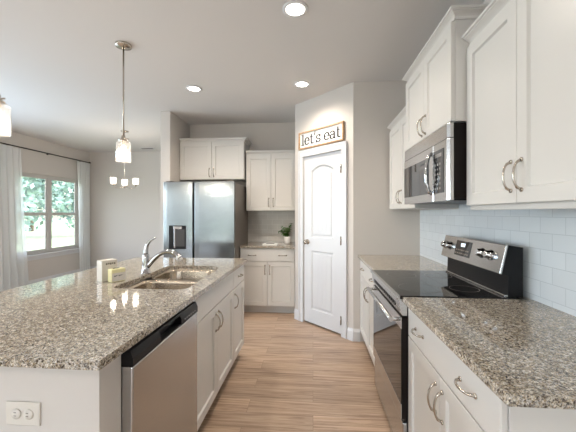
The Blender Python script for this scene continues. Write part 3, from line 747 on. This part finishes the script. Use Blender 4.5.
# ------------------------------------------------------------ lamps
def point(parent, loc, e, r_, col=(1, .88, .74)):
    d_ = bpy.data.lights.new('lamp_light', 'POINT'); d_.energy = e; d_.shadow_soft_size = r_; d_.color = col
    o = bpy.data.objects.new('lamp_light', d_); COL.objects.link(o); o.parent = parent; o.location = loc; return o
def pendant(loc, label):
    r = empty('pendant_light', loc, 0, label, 'pendant light', 'pendants over the island')
    MB().lathe([(0, 0), (.062, 0), (.064, -.008), (.060, -.020), (.015, -.026), (0, -.026)], seg=30).build('canopy', 'nickel', r)
    MB().tube([(0, 0, -.024), (0, 0, -.755)], .0065, 10).build('rod', 'nickel', r)
    D_ = .045
    m = MB(); m.lathe([(.012, -.795), (.016, -.80), (.016, -.825), (.034, -.832), (.036, -.842), (.018, -.846), (.018, -.875), (0, -.875)], (0, 0, D_), seg=20); m.tube([(-.045, 0, -.822+D_), (.045, 0, -.822+D_)], .005, 8); m.build('socket', 'nickel', r)
    m = MB(); z0, z1 = -.852, -1.010
    m.lathe([(.020, z0+.004), (.052, z0), (.057, z0-.006), (.057, z1), (.054, z1), (.054, z0-.006), (.020, z0+.001)], (0, 0, D_), seg=36); m.build('glass_shade', 'shade', r)
    m = MB(); m.lathe([(.010, -.876), (.014, -.89), (.027, -.915), (.030, -.94), (.024, -.965), (0, -.975)], (0, 0, D_), seg=20); m.build('bulb', 'bulb', r)
    point(r, (0, 0, -.955), 9, .04)
    return r
pendant((-1.555, 2.46, H), 'glass pendant light hanging in full over the island far end')
pendant((-1.68, 1.54, H), 'glass pendant light cut off by the left edge of the picture')
def can(x, y, label, e=16, g='recessed ceiling lights'):
    r = empty('ceiling_light', (x, y, H), 0, label, 'ceiling light', g)
    MB().lathe([(.064, 0), (.088, 0), (.088, -.004), (.066, -.007), (.064, -.004)], seg=36, close=True).build('trim_ring', 'trim', r)
    MB().lathe([(0, -.0045), (.064, -.0045), (.064, -.001), (0, -.001)], seg=32).build('lens', 'lens', r)
    d_ = bpy.data.lights.new('lamp_light', 'SPOT'); d_.energy = e*2.6; d_.spot_size = math.radians(150); d_.spot_blend = .8; d_.shadow_soft_size = .06; d_.color = (1, .88, .75)
    o = bpy.data.objects.new('lamp_light', d_); COL.objects.link(o); o.parent = r; o.location = (0, 0, -.02); o.visible_glossy = True
can(-.120, 2.124, 'round recessed ceiling light at the top centre, nearest of the three in view')
can(-1.321, 3.39, 'round recessed ceiling light above the refrigerator, left of the other far one', 26)
can(-.118, 3.364, 'round recessed ceiling light in front of the pantry door', 22)
can(-.12, .75, 'unseen recessed fill light added over the aisle near the camera', 5)  # out of view, added as fill for the near aisle
can(-.12, -.8, 'unseen recessed fill light added behind the camera', 7)  # out of view, added for bounce light from the rear
fm = empty('fill_globe_light', (-2.7, -.7, H), 0, 'unseen globe fill light added on the living area ceiling', 'ceiling light')  # unseen lamp added to brighten the ceiling and the room
MB().lathe([(0, 0), (.15, 0), (.155, -.02), (0, -.02)], seg=36).build('base', 'nickel', fm)
MB().lathe([(.14, -.0205), (.15, -.05), (.12, -.10), (.06, -.125), (0, -.13), (0, -.128), (.058, -.123), (.118, -.098), (.147, -.05), (.137, -.0205)], seg=36).build('glass_bowl', 'frost', fm)
point(fm, (0, 0, -.20), 30, .12, (1, .94, .88))

ch = empty('chandelier', (-3.17, 5.05, H), 0, 'small chandelier with three glowing cup shades in the dining area', 'chandelier')
MB().lathe([(0, 0), (.06, 0), (.06, -.015), (.012, -.025), (0, -.025)], seg=24).build('canopy', 'nickel', ch)
MB().tube([(0, 0, -.02), (0, 0, -.93)], .004, 8).build('rod', 'nickel', ch)
MB().lathe([(0, -.90), (.018, -.91), (.022, -.945), (0, -.965)], seg=16).build('hub', 'nickel', ch)
for k, a in enumerate((122, 242, 2)):
    ca, sa = math.cos(math.radians(a)), math.sin(math.radians(a)); R_ = .19
    MB().tube(bez([(0, 0, -.94), (.09*ca, .09*sa, -.985), (R_*ca, R_*sa, -.98), (R_*ca, R_*sa, -.925)], 10), .004, 8).build('arm', 'nickel', ch)
    s = MB(); s.lathe([(.012, -.93), (.026, -.925), (.026, -.912), (.010, -.905), (.010, -.885), (0, -.885)], (R_*ca, R_*sa, 0), 16); s.build('socket', 'nickel', ch)
    s = MB(); s.lathe([(.015, -.911), (.040, -.909), (.045, -.905), (.048, -.805), (.045, -.805), (.042, -.902), (.015, -.907)], (R_*ca, R_*sa, 0), 24); sh = s.build('cup_shade', 'frost', ch)
    s = MB(); s.lathe([(0, -.884), (.012, -.88), (.024, -.85), (.018, -.825), (0, -.815)], (R_*ca, R_*sa, 0), 16); s.build('bulb', 'bulb', ch)
    point(ch, (R_*ca, R_*sa, -.77), 3.5, .03)

vt = empty('ceiling_vent', (-3.54, 6.45, H), 0, 'flat slatted air vent on the dining ceiling near the back wall', 'vent')
m = MB(); m.box(-.15, .15, -.07, -.055, -.008, -.0005); m.box(-.15, .15, .055, .07, -.008, -.0005); m.box(-.15, -.135, -.055, .055, -.008, -.0005); m.box(.135, .15, -.055, .055, -.008, -.0005); m.build('vent_frame', 'trim', vt)
m = MB(); [m.box(-.135, .135, -.05+k*.018, -.042+k*.018, -.007, -.001) for k in range(6)]; m.build('slats', M['dkgrey'], vt)

# ------------------------------------------------------------ curtains and rod
rod = empty('curtain_rod', (-5.03, 5.5, 2.488), 0, 'long dark curtain rod above the dining window', 'curtain rod')
m = MB(); m.tube([(0, -1.9, 0), (0, 1.17, 0)], .010, 10); m.build('rod', 'bronze', rod)
for y in (-1.90, 1.17): MB().lathe([(0, -.028), (.014, -.022), (.020, 0), (.014, .022), (0, .028)], (0, y+.02, 0), 14, 'y').build('finial', 'bronze', rod)
for y in (-.70, .14, .96): MB().tube([(0, y, 0), (-.04, y, .0), (-.0745, y, 0)], .007, 8).lathe([(.018, -.0755), (.018, -.069)], (0, y, 0), 12, 'x').build('bracket', 'bronze', rod)
def curtain(y0, y1, folds, label, flare=0.):
    m = MB(); n = folds*12; zs = [2.468, 2.40, 1.8, 1.2, .6, .03]
    rows = []
    for zi, z in enumerate(zs):
        row = []
        for k in range(n+1):
            t = k/n; am = .028+.010*math.sin(3*t+zi)
            f = (2.462-z)/2.4; y = (y0+(y1-y0)*t) + flare*f*(t-.0 if flare > 0 else t-1) + .006*math.sin(5*f+9*t)
            row.append(m.bm.verts.new((-5.03+am*math.sin(2*PI*folds*t + .3*f), y, z)))
        rows.append(row)
    for A, B in zip(rows, rows[1:]):
        for k in range(n): f = m.bm.faces.new((A[k], A[k+1], B[k+1], B[k])); f.smooth = True
    return tag(m.build('curtain', 'curtain'), label, 'curtain')
curtain(4.05, 5.02, 9, 'sheer white curtain panel at the left edge of the picture', .14)
curtain(6.31, 6.70, 5, 'narrow sheer white curtain panel right of the dining window', -.08)

# ------------------------------------------------------------ plant and dish on the back counter
pp_ = empty('potted_plant', (-.372, 4.50, .9145), 0, 'green leafy plant in a white pot on the back counter', 'potted plant')
MB().lathe([(0, 0), (.036, 0), (.040, .01), (.048, .10), (.045, .10), (.040, .085), (0, .085)], seg=24).build('pot', 'ceramic', pp_)
MB().lathe([(0, .0855), (.0395, .0855), (.0395, .088), (0, .088)], seg=16).build('soil', 'soil', pp_)
rnd = random.Random(3); st = MB(); lf = MB()
for k in range(11):
    a = rnd.uniform(0, 2*PI); le = rnd.uniform(.07, .135); h_ = rnd.uniform(.07, .20)
    tip = Vector((math.cos(a)*le*.8-.02, math.sin(a)*le*.6, .088+h_)); pth = bez([(0, 0, .086), (0, 0, .12), (tip.x*.4, tip.y*.4, tip.z*.8), tuple(tip)], 8)
    st.tube(pth, .0018, 5)
    for j in range(2, 9):
        p = Vector(pth[j]); 
        for s in (-1, 1):
            dr_ = Vector((rnd.uniform(-1, 1), rnd.uniform(-1, 1), rnd.uniform(-.3, .5))).normalized(); L = rnd.uniform(.035, .06)
            sd = dr_.cross(Vector((0, 0, 1))).normalized()*L*.36; nm = Vector((0, 0, 1))*L*.12
            q = [p, p+dr_*L*.4+sd+nm, p+dr_*L-nm, p+dr_*L*.4-sd+nm, p+dr_*L*.45]
            lf.poly(q, [(0, 1, 4), (1, 2, 4), (2, 3, 4), (3, 0, 4)])
st.build('stems', 'stem', pp_); lf.build('leaves', 'leaf', pp_)
ds = empty('serving_tray', (-.585, 4.27, .9145), 0, 'small white tray with a dark strip lying on the back counter', 'tray')
m = MB(); m.box(-.10, .10, -.05, .05, 0, .006); m.box(-.10, .10, -.05, -.044, .006, .02); m.box(-.10, .10, .044, .05, .006, .02); m.box(-.10, -.094, -.044, .044, .006, .02); m.box(.094, .10, -.044, .044, .006, .02); m.build('tray', 'ceramic', ds, bevel=.002)
MB().box(-.055, .055, -.018, .018, .0062, .024).build('bar', 'dkgrey', ds, bevel=.003)

# ------------------------------------------------------------ outside the window
struct('ground', MB().box(-90, XW-.1, -30, 90, -.5, -.4).box(XW-.1, 30, -40, YR-.1, -.5, -.4), 'grass').name = 'lawn_ground'
struct('added_patio_ground', MB().box(XW-3, 6, -14, YR-.1, -.4, -.3), 'concrete')  # unseen grey slab added to keep green lawn bounce out of the room
def tree(x, y, h_, label, seed):
    R_ = random.Random(seed); r = empty('tree', (x, y, -.4), 0, label, 'tree', 'trees beyond the lawn')
    MB().tube([(0, 0, 0), (.05, .05, h_*.3), (0, .1, h_*.7)], [.22, .17, .08], 10).build('trunk', 'bark', r)
    m = MB(); rx = h_*.36
    for k in range(3600):
        z = R_.uniform(-1, 1); a = R_.uniform(0, 2*PI); q = math.sqrt(1-z*z); rr = R_.uniform(.35, 1)**.5*(1+.25*math.sin(5*a+3*z))
        p = Vector((q*math.cos(a)*rx*rr, q*math.sin(a)*rx*rr, h_*.58+z*h_*.42*rr)); s = R_.uniform(.12, .26)
        u_ = Vector((R_.uniform(-1, 1), R_.uniform(-1, 1), R_.uniform(-1, 1))).normalized(); v_ = u_.orthogonal().normalized()
        m.poly([p-u_*s, p+v_*s*.5, p+u_*s, p-v_*s*.5], [(0, 1, 2, 3)])
    m.build('crown', 'tree', r)
for i, (x, y, h_, lb) in enumerate(((-17, 16.5, 6.6, 'leafy tree beyond the lawn, left in the window'), (-17.5, 22.5, 7.0, 'leafy tree beyond the lawn, right in the window'), (-27, 28, 11, 'taller leafy tree farther back, seen behind the window mullion'))):
    tree(x, y, h_, lb, i)
